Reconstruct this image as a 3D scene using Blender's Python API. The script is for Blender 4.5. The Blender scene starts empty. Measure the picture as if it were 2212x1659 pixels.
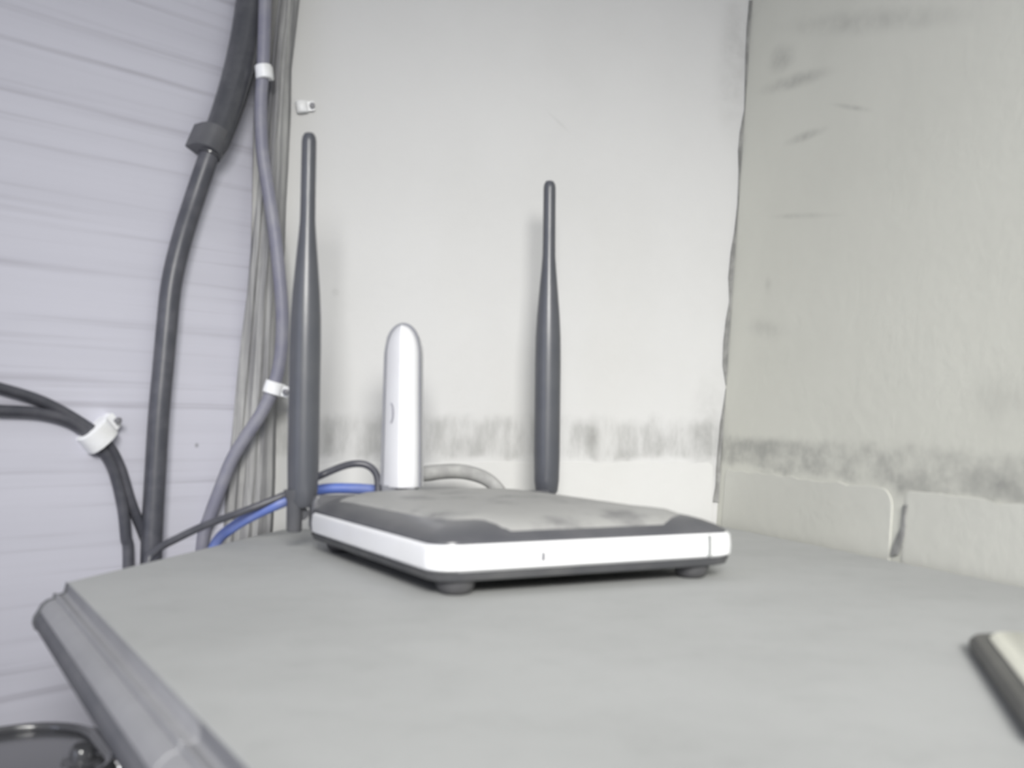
import bpy, bmesh, math, random
from mathutils import Vector, Matrix
random.seed(7)
SC = bpy.context.scene
COL = SC.collection

# ------------------------------------------------------------------ camera
F_PX, CX, CY = 2300.0, 1106.0, 829.5
CAM_H, PITCH, ROLL = 0.0811, 0.0346, 0.0115
_F = Vector((0, math.cos(PITCH), math.sin(PITCH)))
_R0 = Vector((1, 0, 0)); _U0 = Vector((0, -math.sin(PITCH), math.cos(PITCH)))
_R = _R0 * math.cos(ROLL) + _U0 * math.sin(ROLL)
_U = _U0 * math.cos(ROLL) - _R0 * math.sin(ROLL)
CAM = Vector((0, 0, CAM_H))
cd = bpy.data.cameras.new('camera'); cam = bpy.data.objects.new('camera', cd); COL.objects.link(cam)
m = Matrix((( _R.x, _U.x, -_F.x, CAM.x), (_R.y, _U.y, -_F.y, CAM.y), (_R.z, _U.z, -_F.z, CAM.z), (0, 0, 0, 1)))
cam.matrix_world = m
cd.sensor_fit = 'HORIZONTAL'; cd.sensor_width = 36.0; cd.lens = F_PX / 2212.0 * 36.0
cd.clip_start = 0.01; cd.clip_end = 50
cd.dof.use_dof = True; cd.dof.focus_distance = 4.0; cd.dof.aperture_fstop = 14.0
SC.camera = cam

# ------------------------------------------------------------------ world, lamps, exposure
w = bpy.data.worlds.new('room_light'); SC.world = w; w.use_nodes = True
w.node_tree.nodes['Background'].inputs[0].default_value = (0.93, 0.95, 1.0, 1)
w.node_tree.nodes['Background'].inputs[1].default_value = 0.50

def area(name, loc, target, sx, sy, power, col):
    l = bpy.data.lights.new(name, 'AREA'); l.shape = 'RECTANGLE'; l.size = sx; l.size_y = sy
    l.energy = power; l.color = col
    o = bpy.data.objects.new(name, l); COL.objects.link(o); o.location = loc
    o.rotation_euler = (Vector(target) - Vector(loc)).to_track_quat('-Z', 'Y').to_euler()
    return o
lamp = area('tube_lamp', (0.14, -0.70, 0.60), (0.06, 0.55, 0.0), 0.55, 0.35, 2.75, (1.0, 0.985, 0.95)); lamp.data.spread = math.radians(50)
area('blue_fill_left', (-1.3, -0.75, 0.35), (-0.1, 0.7, 0.1), 0.9, 0.9, 5.0, (0.66, 0.72, 1.0))  # added bluish fill to tint and brighten the left side, no known window
SC.view_settings.view_transform = 'Standard'; SC.view_settings.look = 'None'
SC.view_settings.gamma = 1.0; SC.view_settings.use_curve_mapping = False
SC.view_settings.exposure = 0.0

# ------------------------------------------------------------------ helpers
def ray(px, py):
    return (_F + _R * ((px - CX) / F_PX) + _U * ((CY - py) / F_PX))
def on_plane(px, py, p, n):
    d = ray(px, py); t = (Vector(p) - CAM).dot(n) / d.dot(n)
    return CAM + d * t
def at_depth(px, py, y):
    d = ray(px, py); return CAM + d * ((y - CAM.y) / d.y)
def on_shelf(px, py, z=0.0):
    return on_plane(px, py, (0, 0, z), Vector((0, 0, 1)))

def props(o, label=None, cat=None, group=None, kind=None):
    if label: o['label'] = label
    if cat: o['category'] = cat
    if group: o['group'] = group
    if kind: o['kind'] = kind
    return o
def empty(name, loc, rz=0.0):
    o = bpy.data.objects.new(name, None); COL.objects.link(o); o.location = loc
    o.rotation_euler = (0, 0, rz); o.empty_display_size = 0.02
    return o
def mesh(name, verts, faces, mat, parent=None, smooth=True, bevel=0.0, matrix=None):
    me = bpy.data.meshes.new(name); me.from_pydata([tuple(v) for v in verts], [], faces); me.validate()
    bm = bmesh.new(); bm.from_mesh(me)
    bmesh.ops.recalc_face_normals(bm, faces=bm.faces)
    if bevel > 0:
        es = [e for e in bm.edges if len(e.link_faces) == 2 and e.calc_face_angle(0) > 0.6]
        bmesh.ops.bevel(bm, geom=es, offset=bevel, segments=2, affect='EDGES', profile=0.6, clamp_overlap=True)
    bm.to_mesh(me); bm.free()
    for p in me.polygons: p.use_smooth = smooth
    if smooth:
        try: me.set_sharp_from_angle(angle=math.radians(38))
        except Exception: pass
    me.materials.append(mat)
    o = bpy.data.objects.new(name, me); COL.objects.link(o)
    if matrix is not None: o.matrix_world = matrix
    if parent: o.parent = parent
    return o
def box_geo(x0, x1, y0, y1, z0, z1):
    v = [(x, y, z) for z in (z0, z1) for y in (y0, y1) for x in (x0, x1)]
    f = [(0, 2, 3, 1), (4, 5, 7, 6), (0, 1, 5, 4), (2, 6, 7, 3), (0, 4, 6, 2), (1, 3, 7, 5)]
    return v, f
def box(name, dims, mat, parent=None, bevel=0.0, matrix=None):
    v, f = box_geo(*dims); return mesh(name, v, f, mat, parent, True, bevel, matrix)
def loft(rings, cap=True):
    n = len(rings[0]); v = []; f = []
    for r in rings: v += [tuple(p) for p in r]
    for k in range(len(rings) - 1):
        for i in range(n):
            j = (i + 1) % n
            f.append((k*n + i, k*n + j, (k+1)*n + j, (k+1)*n + i))
    if cap:
        f.append(tuple(range(n))[::-1]); f.append(tuple(range((len(rings)-1)*n, len(rings)*n)))
    return v, f
def rrect(x0, x1, y0, y1, r, z, seg=6):
    pts = []
    for cx, cy, a0 in ((x1-r, y1-r, 0), (x0+r, y1-r, 90), (x0+r, y0+r, 180), (x1-r, y0+r, 270)):
        for k in range(seg + 1):
            a = math.radians(a0 + 90.0*k/seg); pts.append((cx + r*math.cos(a), cy + r*math.sin(a), z))
    return pts
def spline(pts, n=10):
    P = [Vector(p) for p in pts]; P = [P[0]*2 - P[1]] + P + [P[-1]*2 - P[-2]]
    out = []
    for i in range(1, len(P) - 2):
        a, b, c, d = P[i-1], P[i], P[i+1], P[i+2]
        for k in range(n):
            t = k / n
            out.append(0.5*((2*b) + (c-a)*t + (2*a - 5*b + 4*c - d)*t*t + (3*b - a - 3*c + d)*t*t*t))
    out.append(P[-2]); return out
def tube_geo(pts, rad, seg=12):
    rings = []; up = Vector((0.13, 0.31, 0.94)).normalized()
    for i, p in enumerate(pts):
        t = (pts[min(i+1, len(pts)-1)] - pts[max(i-1, 0)]).normalized()
        s = t.cross(up)
        if s.length < 1e-4: s = t.cross(Vector((1, 0, 0)))
        s.normalize(); q = s.cross(t).normalized(); up = q
        r = rad(i / max(1, len(pts)-1)) if callable(rad) else rad
        rings.append([p + (s*math.cos(a) + q*math.sin(a))*r for a in [2*math.pi*k/seg for k in range(seg)]])
    return loft(rings)
def tube(name, pts, rad, mat, parent=None, n=10, seg=12):
    v, f = tube_geo(spline(pts, n), rad, seg); return mesh(name, v, f, mat, parent)
def lathe(name, prof, mat, parent=None, seg=24, matrix=None):
    rings = [[(r*math.cos(2*math.pi*k/seg), r*math.sin(2*math.pi*k/seg), z) for k in range(seg)] for r, z in prof]
    v, f = loft(rings); return mesh(name, v, f, mat, parent, matrix=matrix)

# ------------------------------------------------------------------ materials
class NT:
    def __init__(s, name):
        s.m = bpy.data.materials.new(name); s.m.use_nodes = True; s.t = s.m.node_tree
        s.b = s.t.nodes['Principled BSDF']
    def n(s, typ, **kw):
        nd = s.t.nodes.new(typ)
        for k, v in kw.items(): setattr(nd, k, v)
        return nd
    def link(s, a, b): s.t.links.new(a, b)
    def val(s, sock, x):
        if hasattr(x, 'is_output'): s.link(x, sock)
        else: sock.default_value = x
    def coord(s, scale=(1, 1, 1), loc=(0, 0, 0), rot=(0, 0, 0)):
        tc = s.n('ShaderNodeTexCoord'); mp = s.n('ShaderNodeMapping')
        mp.inputs['Location'].default_value = loc; mp.inputs['Rotation'].default_value = rot
        mp.inputs['Scale'].default_value = scale
        s.link(tc.outputs['Object'], mp.inputs['Vector']); return mp.outputs['Vector']
    def noise(s, scale, detail=4, rough=0.55, vec=None, dist=0.0):
        nd = s.n('ShaderNodeTexNoise'); nd.inputs['Scale'].default_value = scale
        nd.inputs['Detail'].default_value = detail; nd.inputs['Roughness'].default_value = rough
        nd.inputs['Distortion'].default_value = dist
        s.link(vec if vec is not None else s.coord(), nd.inputs['Vector']); return nd.outputs['Fac']
    def ramp(s, x, a, b, lo=0.0, hi=1.0, smooth=True):
        nd = s.n('ShaderNodeMapRange'); nd.interpolation_type = 'SMOOTHSTEP' if smooth else 'LINEAR'
        s.link(x, nd.inputs['Value'])
        for i, q in zip(('From Min', 'From Max', 'To Min', 'To Max'), (a, b, lo, hi)): nd.inputs[i].default_value = q
        return nd.outputs['Result']
    def math(s, op, a, b=0.0):
        nd = s.n('ShaderNodeMath', operation=op); s.val(nd.inputs[0], a); s.val(nd.inputs[1], b); return nd.outputs[0]
    def mix(s, fac, a, b):
        nd = s.n('ShaderNodeMix', data_type='RGBA'); s.val(nd.inputs[0], fac)
        for i, q in ((6, a), (7, b)):
            if hasattr(q, 'is_output'): s.link(q, nd.inputs[i])
            else: nd.inputs[i].default_value = (*q, 1)
        return nd.outputs[2]
    def bump(s, h, strength, dist=0.001):
        nd = s.n('ShaderNodeBump'); nd.inputs['Strength'].default_value = strength; nd.inputs['Distance'].default_value = dist
        s.link(h, nd.inputs['Height']); s.link(nd.outputs[0], s.b.inputs['Normal'])
    def blob(s, u, v, ru, rv, ang=0.0, soft=0.0):
        """soft elliptical mask at (u, v) of the surface's own x / z"""
        tc = s.n('ShaderNodeTexCoord'); vm = s.n('ShaderNodeVectorMath', operation='SUBTRACT')
        s.link(tc.outputs['Object'], vm.inputs[0]); vm.inputs[1].default_value = (u, 0, v)
        rt = s.n('ShaderNodeVectorRotate', rotation_type='Y_AXIS'); s.link(vm.outputs[0], rt.inputs['Vector'])
        rt.inputs['Angle'].default_value = ang
        ml = s.n('ShaderNodeVectorMath', operation='MULTIPLY'); s.link(rt.outputs[0], ml.inputs[0])
        ml.inputs[1].default_value = (1/ru, 0, 1/rv)
        ln = s.n('ShaderNodeVectorMath', operation='LENGTH'); s.link(ml.outputs[0], ln.inputs[0])
        return s.ramp(ln.outputs['Value'], soft, 1.0, 1.0, 0.0)
    def done(s, col, rough=0.5, spec=0.5, metal=0.0, coat=0.0):
        if hasattr(col, 'is_output'): s.link(col, s.b.inputs['Base Color'])
        else: s.b.inputs['Base Color'].default_value = (*col, 1)
        s.val(s.b.inputs['Roughness'], rough)
        s.b.inputs['Specular IOR Level'].default_value = spec; s.b.inputs['Metallic'].default_value = metal
        s.b.inputs['Coat Weight'].default_value = coat
        return s.m

def plastic(name, col, dusty, rough=0.4, amount=0.5, scale=60, spec=0.5, coat=0.0):
    t = NT(name); a = t.ramp(t.noise(scale, 5), 0.35, 0.75)
    c = t.mix(t.math('MULTIPLY', a, amount), col, dusty)
    t.bump(t.noise(scale*9, 3), 0.06, 0.0004)
    return t.done(c, rough, spec, coat=coat)

BLACK = plastic('dusty_black_plastic', (0.08, 0.082, 0.092), (0.14, 0.14, 0.146), 0.33, 0.45, 45)
ANT = plastic('antenna_rubber', (0.072, 0.076, 0.089), (0.108, 0.111, 0.12), 0.34, 0.4, 40, 0.6)
BASE = plastic('router_base_plastic', (0.07, 0.072, 0.078), (0.12, 0.12, 0.12), 0.55, 0.6, 50)
RUBBER = plastic('foot_rubber', (0.06, 0.06, 0.065), (0.10, 0.10, 0.10), 0.7, 0.6, 80)
WHITE = plastic('white_gloss_plastic', (0.83, 0.835, 0.85), (0.76, 0.76, 0.75), 0.28, 0.3, 40)
MODEMW = plastic('white_modem_plastic', (0.72, 0.725, 0.75), (0.66, 0.66, 0.68), 0.3, 0.3, 40)
CLIPW = plastic('white_clip_plastic', (0.84, 0.85, 0.87), (0.66, 0.66, 0.64), 0.4, 0.5, 120)
GREYP = plastic('grey_seam_plastic', (0.22, 0.225, 0.25), (0.30, 0.30, 0.31), 0.5, 0.4, 60)
CABLE = plastic('black_cable_sheath', (0.062, 0.064, 0.078), (0.12, 0.12, 0.137), 0.38, 0.6, 70)
SLEEVE = plastic('glossy_black_sleeve', (0.055, 0.057, 0.066), (0.12, 0.12, 0.13), 0.2, 0.5, 55, 0.6)
GREYBLUE = plastic('dusty_blue_grey_cable_sheath', (0.19, 0.19, 0.245), (0.27, 0.27, 0.30), 0.5, 0.7, 60)
BLUE = plastic('blue_cable_sheath', (0.10, 0.16, 0.47), (0.24, 0.27, 0.44), 0.45, 0.5, 70)
DUSTCAB = plastic('dust_coated_cable', (0.30, 0.30, 0.295), (0.42, 0.42, 0.41), 0.85, 0.8, 120)
STEEL = plastic('nail_steel', (0.16, 0.16, 0.18), (0.25, 0.25, 0.26), 0.45, 0.5, 200)
CHROME = NT('bright_metal').done((0.85, 0.86, 0.9), 0.12, 0.5, 1.0)
GLOSSBLK = plastic('glossy_black_lacquer', (0.06, 0.061, 0.066), (0.10, 0.10, 0.11), 0.16, 0.5, 14, 0.6)
CASEDARK = plastic('dark_case_rim', (0.085, 0.085, 0.08), (0.13, 0.13, 0.122), 0.6, 0.5, 60)
CASETOP = plastic('cream_case_top', (0.66, 0.66, 0.58), (0.55, 0.55, 0.48), 0.5, 0.6, 35)
CRACK = plastic('crack_grime', (0.20, 0.20, 0.195), (0.34, 0.34, 0.33), 0.95, 0.9, 90)

# dust lying on the router lid
t = NT('grey_dust')
c = t.mix(t.ramp(t.noise(30, 6, 0.6), 0.50, 0.72), (0.35, 0.35, 0.34), (0.20, 0.20, 0.20))
t.bump(t.noise(400, 4), 0.35, 0.0012); DUST = t.done(c, 0.55, 0.35)

# shelf: painted board under a film of dust
def shelf_mat(name, col, dark):
    t = NT(name)
    a = t.ramp(t.noise(9, 5, 0.6), 0.38, 0.72); b = t.ramp(t.noise(70, 5, 0.65), 0.45, 0.8)
    c = t.mix(t.math('ADD', t.math('MULTIPLY', a, 0.35), t.math('MULTIPLY', b, 0.25)), col, dark)
    t.bump(t.noise(600, 4), 0.12, 0.0006); return t.done(c, 0.62, 0.3)
SHELF = shelf_mat('dusty_painted_board', (0.405, 0.413, 0.408), (0.30, 0.306, 0.30))
MOULD = shelf_mat('dusty_moulding_paint', (0.295, 0.297, 0.31), (0.19, 0.19, 0.20))
SHELFLOW = plastic('dark_board_and_painted_shade', (0.085, 0.088, 0.10), (0.14, 0.14, 0.15), 0.7, 0.6, 40)  # dark board tone; on the moulding's lower lip it stands in for shade

# ------------------------------------------------------------------ the room
WR = Vector((0.296, -0.955, 0)).normalized()            # along the right wall, towards the viewer
CORNER = Vector((0.1660, 0.862, 0))                      # back / right corner at shelf level
WB = Vector((-0.980, -0.200, 0)).normalized()            # along the back wall, to the left
NB = Vector((WB.y, -WB.x, 0)); NB = NB if NB.y < 0 else -NB
LP = Vector((-0.207, 0.768, 0))                          # far edge of the left panel
WL = Vector((-math.sin(math.radians(40)), -math.cos(math.radians(40)), 0))
NL = Vector((-WL.y, WL.x, 0)); NL = NL if NL.y < 0 else -NL
FLOOR_Z = -0.75

def frame(origin, ux, uz):
    ux = ux.normalized(); uy = uz.cross(ux).normalized()
    return Matrix(((ux.x, uy.x, uz.x, origin.x), (ux.y, uy.y, uz.y, origin.y), (ux.z, uy.z, uz.z, origin.z), (0, 0, 0, 1)))
ZUP = Vector((0, 0, 1))
MB = frame(CORNER, WB, ZUP)                              # back wall: x runs left, z up
c0 = on_plane(1549, 1105, CORNER, NB); c1 = on_plane(1627, 0, CORNER, NB)
LEAN = (c1 - c0).normalized()                            # the corner is out of plumb
CORNER_R = c0 - LEAN * (c0.z / LEAN.z)
NR = WR.cross(LEAN).normalized(); NR = NR if NR.x < 0 else -NR
MR = frame(CORNER_R, WR, LEAN)
ML = frame(LP, WL, ZUP)
def uv_of(M, p): q = M.inverted() @ p; return q.x, q.z
def pb(px, py): return uv_of(MB, on_plane(px, py, CORNER, NB))
def pr(px, py): return uv_of(MR, on_plane(px, py, CORNER_R, NR))
def pl(px, py): return uv_of(ML, on_plane(px, py, LP, NL))

def slab_behind(name, M, x0, x1, z0, z1, n, thick, mat):
    """wall slab whose room face is the local y=0 plane"""
    ysign = 1 if (M.to_3x3() @ Vector((0, 1, 0))).dot(n) < 0 else -1
    y0, y1 = sorted((0, ysign*thick))
    return box(name, (x0, x1, y0, y1, z0, z1), mat, matrix=M)

# --- plaster materials with their own stains
def plaster(name, base, blotch, stains, band, sc=(60, 60, 16)):
    """stains: (u, v, ru, rv, angle, strength); band: (v_low, v_high, slope, strength)"""
    t = NT(name)
    c = t.mix(t.ramp(t.noise(5, 5, 0.6), 0.35, 0.75, 0, 0.55), base, blotch)
    grime = (0.23, 0.23, 0.22)
    rough = t.ramp(t.noise(55, 5, 0.65), 0.3, 0.7, 0.25, 1.0)
    for (u, v, ru, rv, a, s_) in stains:
        mk = t.math('MULTIPLY', t.math('MULTIPLY', t.blob(u, v, ru, rv, a), rough), s_)
        c = t.mix(mk, c, grime)
    lo, hi, slope, s_ = band
    tc = t.n('ShaderNodeTexCoord'); sp = t.n('ShaderNodeSeparateXYZ'); t.link(tc.outputs['Object'], sp.inputs[0])
    wob = t.math('MULTIPLY', t.math('SUBTRACT', t.noise(34, 5, 0.6), 0.5), 0.026)
    v = t.math('ADD', t.math('ADD', sp.outputs['Z'], t.math('MULTIPLY', sp.outputs['X'], slope)), wob)
    mk = t.math('MULTIPLY', t.ramp(v, lo - 0.004, lo + 0.004), t.ramp(v, hi - 0.007, hi + 0.005, 1, 0))
    streak = t.ramp(t.noise(1.0, 5, 0.65, t.coord(sc)), 0.34, 0.68, 0.15, 1.0)
    c = t.mix(t.math('MULTIPLY', t.math('MULTIPLY', mk, streak), s_), c, grime)
    t.bump(t.noise(90, 6, 0.65), 0.22, 0.002); return t.done(c, 0.9, 0.2)

def S(pf, x, y, rx, ry, ang, s_, dist):
    u, v = pf(x, y); return (u, v, rx*dist/F_PX, ry*dist/F_PX, ang, s_)
back_stains = [S(pb, 1280, 940, 26, 60, 0, .55, .8), S(pb, 1350, 985, 32, 26, 0, .55, .83), S(pb, 1010, 965, 60, 36, 0, .4, .78),
               S(pb, 1425, 960, 40, 40, 0, .5, .84), S(pb, 1510, 940, 40, 46, 0, .45, .85), S(pb, 712, 945, 14, 34, 0, .6, .76),
               S(pb, 724, 632, 14, 14, 0, .35, .76), S(pb, 1205, 262, 45, 6, .7, .25, .8), S(pb, 1530, 950, 60, 220, .05, .35, .85),
               S(pb, 1590, 120, 60, 260, .05, .32, .86), S(pb, 800, 1010, 60, 18, 0, .25, .77)]
u0, v0 = pb(1100, 902); u1, v1 = pb(1100, 988)
WALLB = plaster('back_wall_plaster', (0.59, 0.59, 0.585), (0.53, 0.53, 0.52), back_stains, (v1, v0, 0.0, 0.52))
def SL(pf, x0, y0, x1, y1, th, s_, dist):
    a, b = Vector(pf(x0, y0)), Vector(pf(x1, y1)); d = b - a; c_ = (a + b)/2
    return (c_.x, c_.y, d.length/2 + .002, th*dist/F_PX, math.atan2(d.y, d.x), s_)
right_stains = [SL(pr, 1655, 130, 1730, 120, 45, .5, .78), SL(pr, 1630, 200, 1820, 145, 26, .55, .76), SL(pr, 1690, 312, 1800, 272, 17, .55, .74),
                SL(pr, 1790, 222, 1900, 238, 9, .4, .7), SL(pr, 1650, 468, 1840, 462, 10, .35, .75), SL(pr, 1660, 590, 1664, 640, 22, .25, .8),
                SL(pr, 1600, 700, 1720, 720, 34, .25, .78), SL(pr, 1620, 1040, 1680, 1070, 70, .5, .8), SL(pr, 1920, 1040, 1975, 1045, 44, .7, .68),
                SL(pr, 2045, 1030, 2300, 1062, 46, .75, .58), SL(pr, 1600, 970, 1700, 985, 46, .4, .8), SL(pr, 1650, 60, 2212, 20, 40, .35, .7),
                SL(pr, 2080, 850, 2260, 870, 90, .2, .6)]
ua, va = pr(1700, 1020); ub, vb = pr(2190, 1082); ut, vt = pr(1900, 962)
slope_r = -(vb - va) / (ub - ua)
WALLR = plaster('right_wall_plaster', (0.65, 0.65, 0.585), (0.57, 0.57, 0.51), right_stains, (va + slope_r*ua, vt + slope_r*ut, slope_r, 0.55), (34, 34, 40))
SKIRTB = plaster('back_skirting_plaster', (0.60, 0.60, 0.59), (0.50, 0.50, 0.49), [], (-1.0, -0.9, 0, 0.0))
SKIRTM = plaster('skirting_plaster', (0.63, 0.63, 0.575), (0.53, 0.53, 0.485), [], (-1.0, -0.9, 0, 0.0))

# --- left panel: pale laminate with horizontal grain
t = NT('pale_wood_laminate')
g1 = t.ramp(t.noise(1.0, 6, 0.62, t.coord((1.3, 1.3, 95), (0, 0, 0))), 0.50, 0.72)
g2 = t.ramp(t.noise(1.0, 4, 0.5, t.coord((0.9, 0.9, 30), (3, 0, 5))), 0.40, 0.75)
fine = t.noise(1.0, 4, 0.6, t.coord((5, 5, 420)))
c = t.mix(t.math('MULTIPLY', g2, 0.45), (0.61, 0.61, 0.69), (0.51, 0.51, 0.58))
c = t.mix(t.math('MULTIPLY', g1, 0.75), c, (0.32, 0.31, 0.36))
c = t.mix(t.math('MULTIPLY', fine, 0.18), c, (0.40, 0.40, 0.44))
du, dv = pl(425, 962)
c = t.mix(t.math('MULTIPLY', t.blob(du, dv, 0.0025, 0.0025), 0.7), c, (0.15, 0.15, 0.17))
t.bump(g1, 0.12, -0.0008); WALLL = t.done(c, 0.55, 0.35)

wall_back = props(slab_behind('wall_back', MB, -0.10, 0.75, FLOOR_Z, 1.3, NB, 0.04, WALLB), kind='structure')
wall_right = props(slab_behind('wall_right', MR, -0.0, 1.6, FLOOR_Z - 0.05, 1.3, NR, 0.04, WALLR), kind='structure')
wall_left = props(slab_behind('wall_left', ML, -0.02, 1.6, FLOOR_Z, 1.3, NL, 0.02, WALLL), kind='structure')
FLOORM = shelf_mat('concrete_floor', (0.22, 0.22, 0.225), (0.15, 0.15, 0.155))
props(box('floor', (-2.2, 1.6, -1.6, 1.1, FLOOR_Z - 0.04, FLOOR_Z), FLOORM), kind='structure')

# --- dirty corner strip between the left panel and the back wall
t = NT('streaky_dirty_plaster')
s1 = t.ramp(t.noise(1.0, 5, 0.7, t.coord((170, 170, 5))), 0.32, 0.68)
s2 = t.ramp(t.noise(14, 5, 0.6), 0.40, 0.70)
c = t.mix(s1, (0.42, 0.42, 0.415), (0.20, 0.20, 0.21)); c = t.mix(t.math('MULTIPLY', s2, 0.5), c, (0.19, 0.19, 0.20))
t.bump(t.noise(1.0, 5, 0.7, t.coord((150, 150, 20))), 0.5, 0.003); STRIPM = t.done(c, 0.9, 0.2)
UB = (-WB)                                               # along the strip, to the right
ORI = Vector((-0.2081, 0.7700, 0))
prof = [(0, 0), (0.003, -0.003), (0.008, -0.0035), (0.009, -0.001), (0.0125, -0.0015), (0.0135, -0.004), (0.019, -0.0045),
        (0.0205, -0.002), (0.0245, -0.0015), (0.026, 0.0015), (0.0305, 0.004)]
rows = []; zs = [FLOOR_Z + 0.0 + i*(1.3 - FLOOR_Z)/60 for i in range(61)]
rnd = random.Random(3)
vs = []; fs = []; n = len(prof)
for z in zs:
    for k, (u, d) in enumerate(prof):
        p = ORI + UB*(u*min(1.1, max(.38, 1.08 - 2.0*max(z, 0))) + (0.084*z) + rnd.uniform(-.0006, .0006)) + Vector((0, 1, 0))*(d + rnd.uniform(-.0006, .0006)) + ZUP*z
        if abs(z) > 0.5: p = ORI + UB*(u*(.38 if z > 0 else 1.08) + 0.084*math.copysign(0.5, z) + 0.02*(z - math.copysign(0.5, z))) + Vector((0, 1, 0))*d + ZUP*z
        vs.append(p)
    vs += [vs[-1] + Vector((0.0, 0.010, 0)), vs[-n] + Vector((0.0, 0.014, 0))]
n2 = n + 2
for i in range(60):
    for k in range(n2):
        j = (k + 1) % n2; fs.append((i*n2 + k, i*n2 + j, (i+1)*n2 + j, (i+1)*n2 + k))
fs.append(tuple(range(n2))); fs.append(tuple(range(60*n2, 61*n2)))
props(mesh('trim_1', vs, fs, STRIPM), 'grimy grey plaster strip between pale panel and back wall', None, None, 'structure')

# --- open crack running down the back / right corner (part of the right wall)
trace = [(1627, 0, 12), (1623, 60, 14), (1619, 120, 12), (1616, 180, 9), (1611, 235, 3), (1605, 285, 9), (1602, 325, 10), (1600, 370, 5), (1598, 440, 6),
         (1592, 500, 7), (1589, 545, 15), (1584, 600, 15), (1583, 650, 10), (1583, 690, 22), (1581, 740, 28), (1577, 790, 24), (1577, 835, 12),
         (1571, 880, 13), (1563, 915, 10), (1556, 960, 5), (1552, 1010, 6), (1553, 1050, 10), (1546, 1085, 9)]
vs = []; fs = []
for i, (x, y, wd) in enumerate(trace):
    a = on_plane(x - wd*.62, y, CORNER - NB*-.0015, NB); b = on_plane(x + wd*.62, y, CORNER - NB*-.0015, NB)
    mid = (a + b)/2
    vs += [a, mid + NB*-0.0008, b, b - NB*0.006, a - NB*0.006]
for i in range(len(trace) - 1):
    for k in range(5):
        j = (k + 1) % 5; fs.append((i*5 + k, i*5 + j, (i+1)*5 + j, (i+1)*5 + k))
fs += [(0, 1, 2, 3, 4), tuple(range((len(trace)-1)*5, len(trace)*5))]
ck = mesh('corner_crack', vs, fs, CRACK); ck['label'] = 'dark ragged crack down the wall corner'
ck.parent = wall_back; ck.matrix_parent_inverse = MB.inverted()

# --- low plaster skirting along the walls
def skirting(name, M, n, outlines, thick, mat):
    root = empty(name, M.translation); root['kind'] = 'structure'
    ys = 1 if (M.to_3x3() @ Vector((0, 1, 0))).dot(n) > 0 else -1
    for ol in outlines:
        r0 = [M @ Vector((u, 0, v)) - root.location for u, v in ol]
        cu = sum(u for u, v in ol)/len(ol); cv = sum(v for u, v in ol)/len(ol)
        r1 = [M @ Vector((u, ys*thick*.7, v)) - root.location for u, v in ol]
        r2 = [M @ Vector((cu + (u-cu)*.992, ys*thick, cv + (v-cv)*.95)) - root.location for u, v in ol]
        v, f = loft([r0, r1, r2]); mesh('plaster_slab', v, f, mat, root, smooth=False)
    return root
def arc_top(x0, x1, z0, t0, t1, rl, rr):
    """slab outline from u=x0..x1, top height t0 -> t1, rounded upper corners"""
    o = [(x0, z0), (x1, z0)]
    for k in range(7):
        a = math.radians(90*k/6); o.append((x1 - rr + rr*math.cos(a), t1 - rr + rr*math.sin(a)))
    N = max(4, int((x1 - x0)/.012)); ja = random.Random(int(x1*1e4))
    for k in range(1, N):
        q = k/N; o.append((x1 - rr + (x0 + rl - x1 + rr)*q, t1 + (t0 - t1)*q + ja.uniform(-.0014, .0010)))
    for k in range(7):
        a = math.radians(90 + 90*k/6); o.append((x0 + rl + rl*math.cos(a), t0 - rl + rl*math.sin(a)))
    return o
g0, _ = pr(1925, 1150); g1_, _ = pr(1952, 1150); s0, _ = pr(1562, 1100)
tv = lambda u: va - (u - ua)*slope_r*1.0
skirting('baseboard_right', MR, NR, [arc_top(s0, g0, -0.03, tv(s0) - .004, tv(g0) - .002, .004, .012),
                                     arc_top(g1_, 0.9, -0.03, tv(g1_) - .002, tv(.9) if tv(.9) > .012 else .02, .005, .005)], 0.0007, SKIRTM)
cr_ = []
for x, y, wd in ((1955, 1088, 7), (1952, 1110, 5), (1951, 1135, 8), (1945, 1155, 13), (1937, 1175, 14), (1930, 1196, 12)):
    a = on_plane(x - wd*.6, y, CORNER_R + NR*.0016, NR); b = on_plane(x + wd*.6, y, CORNER_R + NR*.0016, NR)
    cr_.append([a, (a + b)/2 + NR*.0004, b, b - NR*.003, a - NR*.003])
v, f = loft(cr_); ck = mesh('skirting_crack', v, f, CRACK); ck.parent = wall_right; ck.matrix_parent_inverse = MR.inverted()
bu0, bv0 = pb(1540, 1000); bu1, bv1 = pb(650, 1000)
skirting('baseboard_back', MB, NB, [arc_top(bu0, bu1, -0.03, v1 - .003, v1 - .005, .006, .004)], 0.0008, SKIRTB)

# ------------------------------------------------------------------ cabinet with the moulded shelf top
E0 = on_shelf(147, 1257); E1 = on_shelf(499, 1618)
ED = (E1 - E0).normalized(); EN = Vector((ED.y, -ED.x, 0)); EN = EN if EN.x < 0 else -EN     # outward
EEND = E0 + ED*0.80
SB = on_plane(596, 1147, (0, 0, 0), ZUP)
rear = lambda s: CORNER + WB*s + NB*0.004
R1 = CORNER_R + WR*0.006 + WB*0.006 + NB*0.004
SBp = rear((CORNER - SB).dot(-WB)) if False else None
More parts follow.
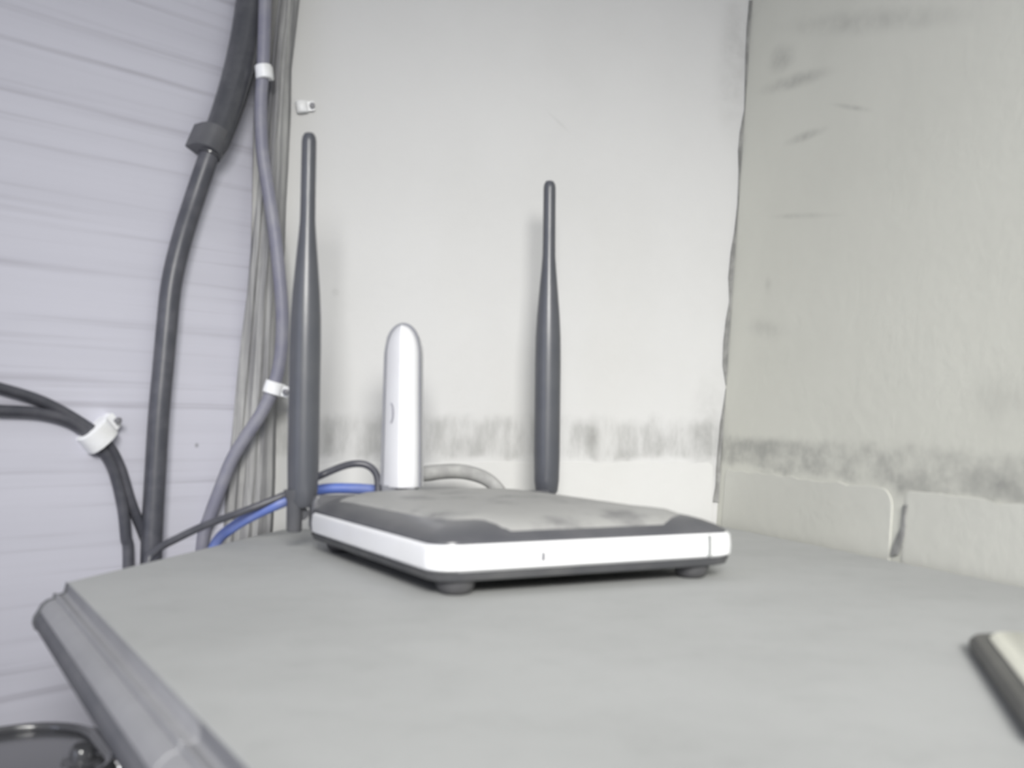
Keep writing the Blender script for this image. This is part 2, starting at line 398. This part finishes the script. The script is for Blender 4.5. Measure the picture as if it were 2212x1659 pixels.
# end of the saw-cut side at the back wall
dirS = (SB - E0).normalized(); k = ((CORNER + NB*0.013) - E0).dot(NB) / dirS.dot(NB); SBK = E0 + dirS*k
RD = CORNER_R + WR*1.0 - Vector((0.006, 0, 0))
cab = empty('cabinet', (0.1, 0.35, FLOOR_Z)); props(cab, 'dusty grey painted cabinet top with moulded edge carrying the router', 'cabinet')
off = -cab.location
poly = [E0, EEND, Vector((RD.x, EEND.y, 0)), RD, CORNER_R + WR*0.012 + WB*.006, SBK]
RDp = CORNER_R + WR*((EEND.y - CORNER_R.y)/WR.y) - Vector((0.005, 0, 0))
poly = [E0, EEND, RDp, CORNER_R + WR*0.01 + WB*.006 + NB*.002, SBK]
v, f = loft([[p + off + ZUP*-0.024 for p in poly], [p + off + ZUP*-0.0008 for p in poly],
             [p + off + (Vector((0.13, 0.4, 0)) - p).normalized()*0.0008 for p in poly]])
mesh('shelf_top', v, f, SHELF, cab, smooth=False)
cc = Vector((0.13, 0.36, 0))
# body below
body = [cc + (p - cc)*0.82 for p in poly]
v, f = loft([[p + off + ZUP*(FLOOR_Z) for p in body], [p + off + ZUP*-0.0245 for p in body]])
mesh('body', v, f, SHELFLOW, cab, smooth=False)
# moulding, two lengths butted at a joint
mp = [(0.0002, -0.0004), (0.0004, -0.0040), (0.0010, -0.0056), (0.0030, -0.0062), (0.0048, -0.0056), (0.0054, -0.0060), (0.0056, -0.0078), (0.0064, -0.0080), (0.0084, -0.0086),
      (0.0108, -0.0106), (0.0122, -0.0132), (0.0120, -0.0140), (0.0002, -0.0140)]
jt = on_shelf(432, 1552); sj = (jt - E0).dot(ED)
for a, b, nm in ((0.0, sj - 0.0004, 'edge_moulding'), (sj + 0.0004, 0.80, 'edge_moulding')):
    rings = []
    for s_ in (a, a + .0006, (a+b)/2, b - .0006, b):
        sh = 0.0007 if s_ in (a, b) else 0.0
        rings.append([E0 + ED*s_ + EN*max(0.0001, u - sh) + ZUP*(z - sh*.6) + off for u, z in mp])
    v, f = loft(rings); mesh(nm, v, f, MOULD, cab)
# cut end: dark raw edge line and moulding's lower lip, its unlit underside painted in as dark colour
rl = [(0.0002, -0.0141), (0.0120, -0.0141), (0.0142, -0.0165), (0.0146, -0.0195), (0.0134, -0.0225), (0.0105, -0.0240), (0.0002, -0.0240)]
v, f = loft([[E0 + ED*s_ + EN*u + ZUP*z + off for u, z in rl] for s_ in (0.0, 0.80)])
mesh('shade_painted_lip', v, f, SHELFLOW, cab, smooth=False)
# raw dark saw-cut face following the profile
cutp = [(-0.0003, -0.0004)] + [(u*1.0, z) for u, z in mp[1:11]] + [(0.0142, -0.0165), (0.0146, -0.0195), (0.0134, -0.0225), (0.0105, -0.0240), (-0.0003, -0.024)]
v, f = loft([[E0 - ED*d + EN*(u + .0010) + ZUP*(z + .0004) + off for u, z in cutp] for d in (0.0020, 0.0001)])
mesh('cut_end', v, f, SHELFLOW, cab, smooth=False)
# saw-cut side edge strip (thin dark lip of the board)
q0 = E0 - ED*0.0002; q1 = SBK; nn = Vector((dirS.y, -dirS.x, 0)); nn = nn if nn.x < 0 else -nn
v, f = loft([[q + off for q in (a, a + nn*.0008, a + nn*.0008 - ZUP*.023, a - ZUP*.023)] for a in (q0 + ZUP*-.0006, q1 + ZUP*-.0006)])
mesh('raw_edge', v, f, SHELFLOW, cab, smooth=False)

# ------------------------------------------------------------------ router
TH = 0.4765; RW, RL = 0.175, 0.205
router = empty('router', (-0.0341, 0.4807, 0.0), TH)
props(router, 'dusty black router with white front band and two upright antennas', 'router')
def rt(name, rings, mat, parent=router):
    v, f = loft(rings); return mesh(name, v, f, mat, parent)
# base tray
rt('base', [rrect(.006, RW-.006, .006, RL-.006, .010, .0066), rrect(.0025, RW-.0025, .0025, RL-.0025, .012, .0076),
            rrect(.001, RW-.001, .001, RL-.001, .013, .0112), rrect(.003, RW-.003, .003, RL-.003, .013, .0114)], BASE)
# white band round the sides
band = rt('front_band', [rrect(.002, RW-.002, .002, RL-.007, .012, .0114), rrect(.0003, RW-.0003, .0003, RL-.0055, .013, .0128),
                         rrect(0, RW, 0, RL-.005, .013, .0175), rrect(.0004, RW-.0004, .0004, RL-.0055, .013, .0226),
                         rrect(.0018, RW-.0018, .0018, RL-.007, .012, .0240), rrect(.006, RW-.006, .006, RL-.009, .010, .0240)], WHITE)
rt('rear_panel', [rrect(.004, RW-.004, RL-.008, RL+.001, .003, .0116), rrect(.003, RW-.003, RL-.008, RL+.002, .003, .015),
                  rrect(.003, RW-.003, RL-.008, RL+.002, .003, .0300), rrect(.005, RW-.005, RL-.008, RL+.001, .003, .0335)], BLACK)
sl = box('status_slot', (.0552, .0570, -.0005, .004, .0150, .0192), STEEL, band, 0.0003)
sm = box('band_seam', (.1530, .1552, -.0004, .003, .0124, .0232), plastic('pale_seam', (.30, .31, .31), (.27, .27, .27), .5, .3), band)
# domed lid
dome = [(0.0020, .0236), (.0024, .0252), (.0060, .0276), (.0110, .0298), (.0160, .0314), (.0230, .0328), (.0340, .0340), (.0500, .0347), (.0700, .0350)]
def ring_in(d, z, dz=0.0):
    r = max(0.006, 0.013 - d*.1); dr = d*0.16
    return [(x, y, z + dz) for x, y, _ in rrect(d, RW-d, d, RL-.001-dr, r, z, 10)]
v, f = loft([ring_in(d, z) for d, z in dome]); mesh('lid', v, f, BLACK, router)
# dust blanket with a ragged rim
rd = random.Random(11); nseg = 44
wig = [0.0]*nseg
for kk in range(1, 9):
    ph = rd.uniform(0, 6.28); am = .0024/kk**.4
    for i in range(nseg): wig[i] += am*math.sin(kk*2*math.pi*i/nseg + ph)
def dz(d):
    for (d0, z0), (d1, z1) in zip(dome, dome[1:]):
        if d <= d1: return z0 + (z1 - z0)*(d - d0)/(d1 - d0)
    return dome[-1][1]
def dust_ring(d, lift, wg):
    base = rrect(d, RW-d, d, RL-.001-d*.16, .030 if d < .045 else .012, 0, 10); cx, cy = RW/2, RL*.56; out = []
    for i, (x, y, _) in enumerate(base):
        s_ = 1 + wg*wig[i % nseg]/0.08; 
        X = cx + (x-cx)*s_; Y = min(cy + (y-cy)*s_, RL - .002)
        dd = min(X, RW - X, Y, (RL - .001 - Y)/.16 if Y > RL*.7 else 9)
        out.append((X, Y, dz(max(.002, dd)) + lift + (rd.uniform(0, .0006) if lift > .0004 else 0)))
    return out
v, f = loft([dust_ring(.0165, -.0002, 1), dust_ring(.018, .0004, 1), dust_ring(.021, .0008, .9), dust_ring(.029, .0010, .6), dust_ring(.042, .0011, .3),
             dust_ring(.06, .0010, 0), dust_ring(.072, .0010, 0)])
ds = mesh('dust_blanket', v, f, DUST, router); ds['kind'] = 'stuff'; ds['label'] = 'grey dust coating the lid'
# feet
fp = [(.0045, 0), (.0066, .0006), (.0080, .0020), (.0090, .0042), (.0094, .0076)]
ft = None
for x, y in ((.017, .014), (RW-.022, .014), (.018, RL-.02), (RW-.018, RL-.02)):
    if ft is None: ft = lathe('foot', fp, RUBBER, router, 20); o = ft
    else: o = ft.copy(); COL.objects.link(o); o.parent = router
    o.location = (x, y, 0)
# rear sockets
for i in range(4): box('network_socket', (.050 + i*.018, .064 + i*.018, RL+.001, RL+.0032, .0135, .0255), GREYP, router, .0006)

def antenna(px_b, y_depth, tip_py, scale, zb):
    base = at_depth(px_b, 1110, y_depth); base.z = zb
    top = at_depth(px_b, tip_py, y_depth).z
    H = top - zb; r0 = 0.0097*scale
    loc = router.matrix_world.inverted() if False else None
    c_, s_ = math.cos(-TH), math.sin(-TH); d = base - router.location
    lp = Vector((d.x*c_ - d.y*s_, d.x*s_ + d.y*c_, d.z))
    k = H
    prof = [(r0*.60, .0), (r0*.86, .004), (r0*.96, .012), (r0*1.0, .030), (r0*1.0, k*.42), (r0*.97, k*.50), (r0*.88, k*.57), (r0*.74, k*.64),
            (r0*.58, k*.715), (r0*.50, k*.76), (r0*.485, k*.82), (r0*.475, k*.975), (r0*.43, k*.988), (r0*.30, k*.997), (r0*.08, k)]
    a = lathe('antenna', prof, ANT, router, 28); a.location = lp + Vector((0, 0, .014))
    for vtx in a.data.vertices:
        vtx.co.z = vtx.co.z*(k - .014)/k
    # knuckle and barrel
    hb = lathe('hinge', [(r0*.42, -.006), (r0*.50, -.005), (r0*.50, .013), (r0*.62, .016), (r0*.70, .020)], BLACK, a, 20)
    hb.location = (-.0050 if px_b < 900 else 0, 0, -.009)
    by = RL + .001 - lp.y
    v, f = tube_geo([Vector((0, 0, 0)), Vector((0, by*.5, 0)), Vector((0, by, 0))], .0042, 14)
    br = mesh('mount', v, f, BLACK, a); br.location = (0, 0, -.004)
    return a
antenna(653, 0.664, 286, 1.0, 0.012)
antenna(1180, 0.772, 390, 0.975, 0.013)

# ------------------------------------------------------------------ white usb modem standing at the back of the router
MY = 0.706
mb = at_depth(866, 1052, MY); mt = at_depth(866, 703, MY).z
modem = empty('usb_modem', (mb.x, mb.y, 0.030), math.radians(-13))
props(modem, 'white upright wireless modem stick plugged in behind the router', 'modem')
H0, H1 = mb.z - .030, mt - .030
def arch(q):   # width factor near the rounded top
    return math.sqrt(max(0.0, 1 - max(0.0, (q - .80)/.20)**2.3))
def section(pts, xs=1.0, tap=.12):
    rings = []
    for i in range(22):
        q = [0, .004, .012, .1, .25, .4, .55, .68, .76, .80, .83, .86, .885, .91, .93, .95, .965, .978, .987, .994, .998, 1.0][i]
        z = H0 + (H1 - H0)*q; a = max(.05, arch(q))*(1 - tap*q)*(0.97 if i == 0 else 1)
        dt = 0.45 + .55*max(.05, arch(q)) if q > .8 else 1
        rings.append([(x*a*xs, y*dt, z) for x, y in pts])
    return rings
HW = .0120
front = [(-HW, 0), (-HW*.99, -.0018), (-HW*.90, -.0034), (.0004, -.0092), (.0014, -.0095), (HW*.30, -.0091), (HW*.84, -.0056), (HW*.98, -.0030), (HW, 0)]
rearp = [(HW*1.10, .0016), (HW*1.12, .0070), (HW*1.02, .0098), (HW*.5, .0112), (-HW*.5, .0112), (-HW*.98, .0098), (-HW*1.10, .0070), (-HW*1.14, .0016)]
seam = [(-HW*1.22, -.0002), (HW*1.13, -.0002), (HW*1.13, .0026), (-HW*1.22, .0026)]
v, f = loft(section(front)); fs_ = mesh('front_shell', v, f, MODEMW, modem)
v, f = loft(section(rearp)); mesh('rear_shell', v, f, MODEMW, modem)
v, f = loft([[(x, y, z + (.0018 if i > 12 else 0)) for x, y, z in r] for i, r in enumerate(section(seam, 1.0))]); mesh('seam_band', v, f, GREYP, modem)
v, f = loft([rrect(-.0125, .0105, -.0055, .0060, .003, H0 - .0045), rrect(-.0128, .0110, -.0058, .0062, .003, H0 + .001)])
mesh('collar', v, f, GREYP, modem)
v, f = loft([rrect(-.0125, .0015, -.0045, .0060, .002, 0), rrect(-.0125, .0015, -.0045, .0060, .002, H0 - .004)])
mesh('plug', v, f, BLACK, modem)
# crescent emblem on the front facet
cr = []; 
ez = H0 + (H1 - H0)*.455
def fy(x): return -.0034 + (x + HW*.90)/(HW*.90 + .0004)*(-.0092 + .0034) - .0003
pts = []
for i in range(11):
    a = math.radians(-100 + 200*i/10); pts.append((-.0062 + .0027*math.cos(a), ez + .0062*math.sin(a)))
for i in range(11):
    a = math.radians(100 - 200*i/10); pts.append((-.0062 + .0008*math.cos(a), ez + .0046*math.sin(a)))
pts = [(x*.93 + .0004, ez + (z - ez)*1.1) for x, z in pts]
v = [(x, fy(x), z) for x, z in pts] + [(x, fy(x) + .0006, z) for x, z in pts]; nn_ = len(pts)
f = [(i, i+1, nn_-2-i, nn_-1-i) for i in range(10)] + [(i+nn_, nn_-1-i+nn_, nn_-2-i+nn_, i+1+nn_) for i in range(10)]
f += [(i, (i+1) % nn_, (i+1) % nn_ + nn_, i + nn_) for i in range(nn_)]
em = mesh('emblem', v, f, plastic('grey_print', (.33, .33, .37), (.40, .40, .43), .5, .3), fs_)

# ------------------------------------------------------------------ cables
def lw(px, py, r): return on_plane(px, py, LP + NL*r, NL)          # on the left panel
def bw(px, py, r): return on_plane(px, py, CORNER + NB*r, NB)      # on the back wall
def down(p, z, dx=0.0): return Vector((p.x + dx, p.y, z))
def PX(r_px, y): return r_px*y/F_PX

# glossy sleeve + thinner black cable coming out of it
rs = .0108
sv = [lw(596, -1500, rs), lw(590, -900, rs), lw(578, -420, rs), lw(566, -180, rs), lw(552, -40, rs), lw(542, 30, rs), lw(527, 110, rs), lw(505, 195, rs), lw(478, 275, rs), lw(452, 338, rs)]
so = tube('cable_sleeve', sv, lambda t: rs*(1.22 - .30*max(0, (t - .25)/.75) if t < .95 else .935 - (t - .95)*4), SLEEVE, None, 12, 16)
props(so, 'thick glossy black cable sleeve descending the pale panel from the top', 'cable')
rc = .0071
pts = [lw(462, 312, rs), lw(447, 350, rs*.9), lw(420, 430, rc), lw(392, 520, rc), lw(371, 610, rc), lw(361, 700, rc), lw(352, 800, rc), lw(343, 900, rc),
       lw(335, 1030, rc), lw(329, 1140, rc), lw(326, 1230, rc)]
pts += [down(pts[-1], -.2, 0), down(pts[-1], -.5, 0), down(pts[-1], FLOOR_Z + .006)]
props(tube('wall_cable', pts, rc, CABLE, None, 10, 14), 'single black cable bowing down the pale panel below the black clip', 'cable')

# grey-blue cable in the corner
rg = .0046
gq = lambda px, py: at_depth(px, py, 0.754)
pts = [gq(592, -1500), gq(586, -800), gq(578, -300), gq(574, -60), gq(571, 60), gq(568, 150), gq(563, 230), gq(566, 320), gq(579, 410), gq(593, 500), gq(604, 600), gq(610, 690),
       gq(606, 770), gq(590, 838), gq(563, 895), gq(530, 945), gq(500, 995), gq(474, 1060), gq(452, 1120), gq(437, 1175)]
q = pts[-1]; pts += [down(q, -.08, -.004), down(q, -.3, -.004), down(q, FLOOR_Z + .006, -.004)]
for i, p in enumerate(pts):
    pass
props(tube('corner_cable', pts, rg, GREYBLUE, None, 10, 12), 'dusty lavender grey cable clipped along the grimy corner strip', 'cable')

# pair of black cables at the left
ra = .0034
pa = [lw(-900, 730, ra), lw(-500, 765, ra), lw(-220, 800, ra), lw(-100, 815, ra), lw(0, 838, ra), (lw(90, 866, ra)), lw(165, 906, ra), lw(225, 950, ra*1.4), lw(258, 1005, ra), lw(283, 1085, ra), lw(312, 1160, ra),
      lw(330, 1205, ra*2.5), lw(338, 1240, ra*2.5)]
pa += [down(pa[-1], -.15), down(pa[-1], FLOOR_Z + .006)]
props(tube('panel_cable', pa, ra, CABLE, None, 10, 12), 'upper one of the two thin black cables held by the white clip at left', 'cable')
pb_ = [lw(-900, 905, ra), lw(-500, 892, ra), lw(-220, 885, ra), lw(-100, 884, ra), lw(0, 887, ra), lw(90, 893, ra), lw(158, 914, ra*1.2), lw(209, 958, ra), lw(243, 1010, ra), lw(264, 1090, ra), lw(272, 1160, ra), lw(277, 1230, ra)]
pb_ += [down(pb_[-1], -.15), down(pb_[-1], FLOOR_Z + .006)]
props(tube('panel_cable', pb_, ra*1.08, CABLE, None, 10, 12), 'lower one of the two thin black cables held by the white clip at left', 'cable')

# thin black lead from the gap behind the shelf to the modem / router rear
rk = .0024
pk = [at_depth(318, 1240, .64), at_depth(335, 1192, .645), at_depth(385, 1162, .66), at_depth(450, 1132, .675), at_depth(530, 1103, .69), at_depth(620, 1067, .70),
      at_depth(655, 1046, .705), at_depth(700, 1024, .70), at_depth(752, 1004, .712), at_depth(790, 1004, .715), at_depth(813, 1025, .713), at_depth(818, 1068, .708)]
pk = [down(pk[0], -.25, -.004), down(pk[0], -.08, -.002)] + pk
props(tube('power_lead', pk, rk, CABLE, None, 10, 10), 'thin black lead rising from the shelf edge and arching behind left antenna', 'cable')
# blue network cable
bl = [at_depth(440, 1320, .705), at_depth(452, 1215, .705), at_depth(470, 1168, .705), at_depth(500, 1141, .702), at_depth(545, 1114, .70), at_depth(615, 1083, .70), at_depth(690, 1058, .715), at_depth(760, 1055, .722), at_depth(830, 1060, .728), at_depth(870, 1066, .722)]
props(tube('network_cable', bl, lambda t: .0036, BLUE, None, 10, 12), 'bright blue network cable lying behind the router', 'cable')
# dust-coated cable loop behind the modem
dl = [at_depth(880, 1034, .765), at_depth(930, 1022, .77), at_depth(985, 1018, .772), at_depth(1030, 1026, .772), at_depth(1062, 1043, .77), at_depth(1088, 1075, .768), at_depth(1098, 1110, .768)]
dl = [at_depth(850, 1095, .765)] + dl
props(tube('dusty_cable', dl, lambda t: .0060 - .0015*t, DUSTCAB, None, 10, 12), 'grey dust covered cable loop between the modem and right antenna', 'cable')

# ------------------------------------------------------------------ cable clips
def clip(name, p, n, along, w_, hgt, length, mat, label, nail_side=1, nail=True, group=None):
    """saddle clip: arch of width w_ over the cable, extruded 'length' along it; nail beside it"""
    along = along.normalized(); side = along.cross(n).normalized()
    root = empty(name, p); props(root, label, 'cable clip', group)
    outer = [(-w_/2, 0)] + [(-w_/2*math.cos(math.radians(a)), hgt*.45 + hgt*.55*math.sin(math.radians(a))) for a in range(0, 181, 20)] + [(w_/2, 0)]
    foot = [(w_/2 + w_*.55, 0), (w_/2 + w_*.55, hgt*.45), (w_/2 - .0006, hgt*.5)] if nail else []
    o2 = [(s_*nail_side, h_) for s_, h_ in outer]
    rings = [[side*s_*k_ + n*h_*k_ + along*d for s_, h_ in o2] for d, k_ in ((-length/2, .93), (-length/2 + .0006, 1), (length/2 - .0006, 1), (length/2, .93))]
    v, f = loft(rings); mesh('saddle', v, f, mat, root)
    if nail:
        M = Matrix((( along.x, side.x*nail_side, n.x, 0), (along.y, side.y*nail_side, n.y, 0), (along.z, side.z*nail_side, n.z, 0), (0, 0, 0, 1)))
        l2 = length*.42
        v, f = loft([rrect(-l2, l2, w_/2*.7, w_/2 + .005, .0012, 0), rrect(-l2, l2, w_/2*.7, w_/2 + .005, .0012, hgt*.5)])
        mesh('nail_block', [M @ Vector(q) for q in v], f, mat, root)
        c_ = Vector((0, w_/2 + .0032, 0))
        pr_ = [(.0011, hgt*.3), (.0011, hgt*.72), (.0021, hgt*.74), (.0021, hgt*.90), (.0012, hgt*.94)]
        rg_ = [[M @ (c_ + Vector((r*math.cos(2*math.pi*k/14), r*math.sin(2*math.pi*k/14), z))) for k in range(14)] for r, z in pr_]
        v, f = loft(rg_); mesh('nail', v, f, STEEL, root)
    return root
# white clip on the cable pair
ca, cb = lw(190, 912, 0), lw(250, 985, 0); pc = lw(204, 940, 0)
clip('cable_clip', pc, NL, cb - ca, .0225, .0125, .0130, CLIPW, 'white plastic nail clip holding two black cables on the panel', 1 if (cb-ca).cross(NL).dot(Vector((1, 0, 1))) > 0 else -1)
# black clip on the sleeve end
ca, cb = lw(470, 280, 0), lw(440, 350, 0); pc = lw(437, 311, 0)
clip('cable_clip', pc, NL, cb - ca, .0225, .0215, .0190, BLACK, 'black clip where the thick sleeve narrows to a single cable', 1, False)
# white clips on the corner cable
FW = Vector((0, -1, 0))
clip('cable_clip', gq(570, 157) + Vector((0, .004, 0)), FW, Vector((.12, 0, -1)), .0118, .0105, .0100, CLIPW, 'small white clip high on the corner strip beside the sleeve', -1, False)
clip('cable_clip', gq(591, 838) + Vector((0, .004, 0)), FW, Vector((-.3, 0, -1)), .0135, .0105, .0090, CLIPW, 'small white clip low on corner strip next to left antenna', -1)
# empty clip nailed to the back wall
clip('cable_clip', bw(652, 233, 0), NB, Vector((.15, 0, -1)), .0090, .0060, .0085, CLIPW, 'empty white nail clip on back wall above the left antenna', -1 )

# ------------------------------------------------------------------ flat case at the right edge of the shelf
k0 = on_shelf(2086, 1374, .004); k1 = on_shelf(2212, 1558, .004); k0.z = k1.z = 0; kd = (k1 - k0).normalized()
kx = Vector((-kd.y, kd.x, 0)); kx = kx if kx.x > 0 else -kx
rzc = math.atan2(kx.y, kx.x)
case = empty('flat_case', k0, rzc); props(case, 'cream topped flat case with dark rounded rim at right shelf edge', 'case')
Lc, Wc = .135, .074
v, f = loft([rrect(.001, Wc-.001, -Lc, 0, .009, 0), rrect(0, Wc, -Lc, .001, .010, .002), rrect(0, Wc, -Lc, .001, .010, .0040), rrect(.0016, Wc-.0016, -Lc+.0016, -.0008, .009, .0058)])
mesh('rim', v, f, CASEDARK, case)
v, f = loft([rrect(.0060, Wc-.003, -Lc+.003, -.0034, .012, .0052), rrect(.0060, Wc-.003, -Lc+.003, -.0034, .012, .0066), rrect(.0080, Wc-.005, -Lc+.005, -.0050, .007, .0074)])
mesh('top_panel', v, f, CASETOP, case)

# ------------------------------------------------------------------ dark glossy appliance below the shelf end, lower left
AY = .415; AR = math.radians(32)
pA = at_depth(20, 1600, AY); hA = at_depth(110, 1566, .528).z - FLOOR_Z
app = empty('black_appliance', (pA.x - .11, AY, FLOOR_Z), AR)
props(app, 'dark glossy rounded appliance with a knob, below the shelf at lower left', 'appliance')
rings = []
for zz, ins in ((0, .004), (.01, 0), (hA - .050, 0), (hA - .028, .002), (hA - .014, .008), (hA - .005, .020), (hA - .001, .034), (hA, .050)):
    rings.append(rrect(-.17 + ins, .166 - ins*.5, -.075 + ins, .075 - ins*.5, .03, zz, 8))
v, f = loft(rings); mesh('housing', v, f, GLOSSBLK, app)
lp_ = rrect(-.138, .140, -.044, .052, .03, hA + .0008, 8); rg_ = []
lp_ = [Vector(p) for p in lp_]; cl_ = Vector((0, .004, hA + .0008))
rings = []
for p in lp_:
    d = (p - cl_).normalized(); rings.append([p + d*(.0032*math.cos(a)) + ZUP*(.0024*math.sin(a)) for a in [2*math.pi*k/10 for k in range(10)]])
rings.append(rings[0]); v, f = loft(rings, cap=False); mesh('raised_lip', v, f, GLOSSBLK, app)
c_, s_ = math.cos(-AR), math.sin(-AR)
def to_app(p): d = p - Vector(app.location); return Vector((d.x*c_ - d.y*s_, d.x*s_ + d.y*c_, d.z))
kn = lathe('knob', [(.0085, 0), (.0085, .002), (.0056, .003), (.0052, .007), (.004, .0084), (.001, .0086)], GLOSSBLK, app, 24)
bt = lathe('metal_button', [(.006, 0), (.006, .003), (.0048, .0052), (.002, .0062), (.0004, .0064)], CHROME, app, 20)
kn.location = to_app(on_shelf(176, 1650, FLOOR_Z + hA - .001)); kn.rotation_euler = (math.radians(12), 0, 0)
bt.location = to_app(on_shelf(262, 1652, FLOOR_Z + hA - .001)); bt.rotation_euler = (math.radians(25), 0, 0)
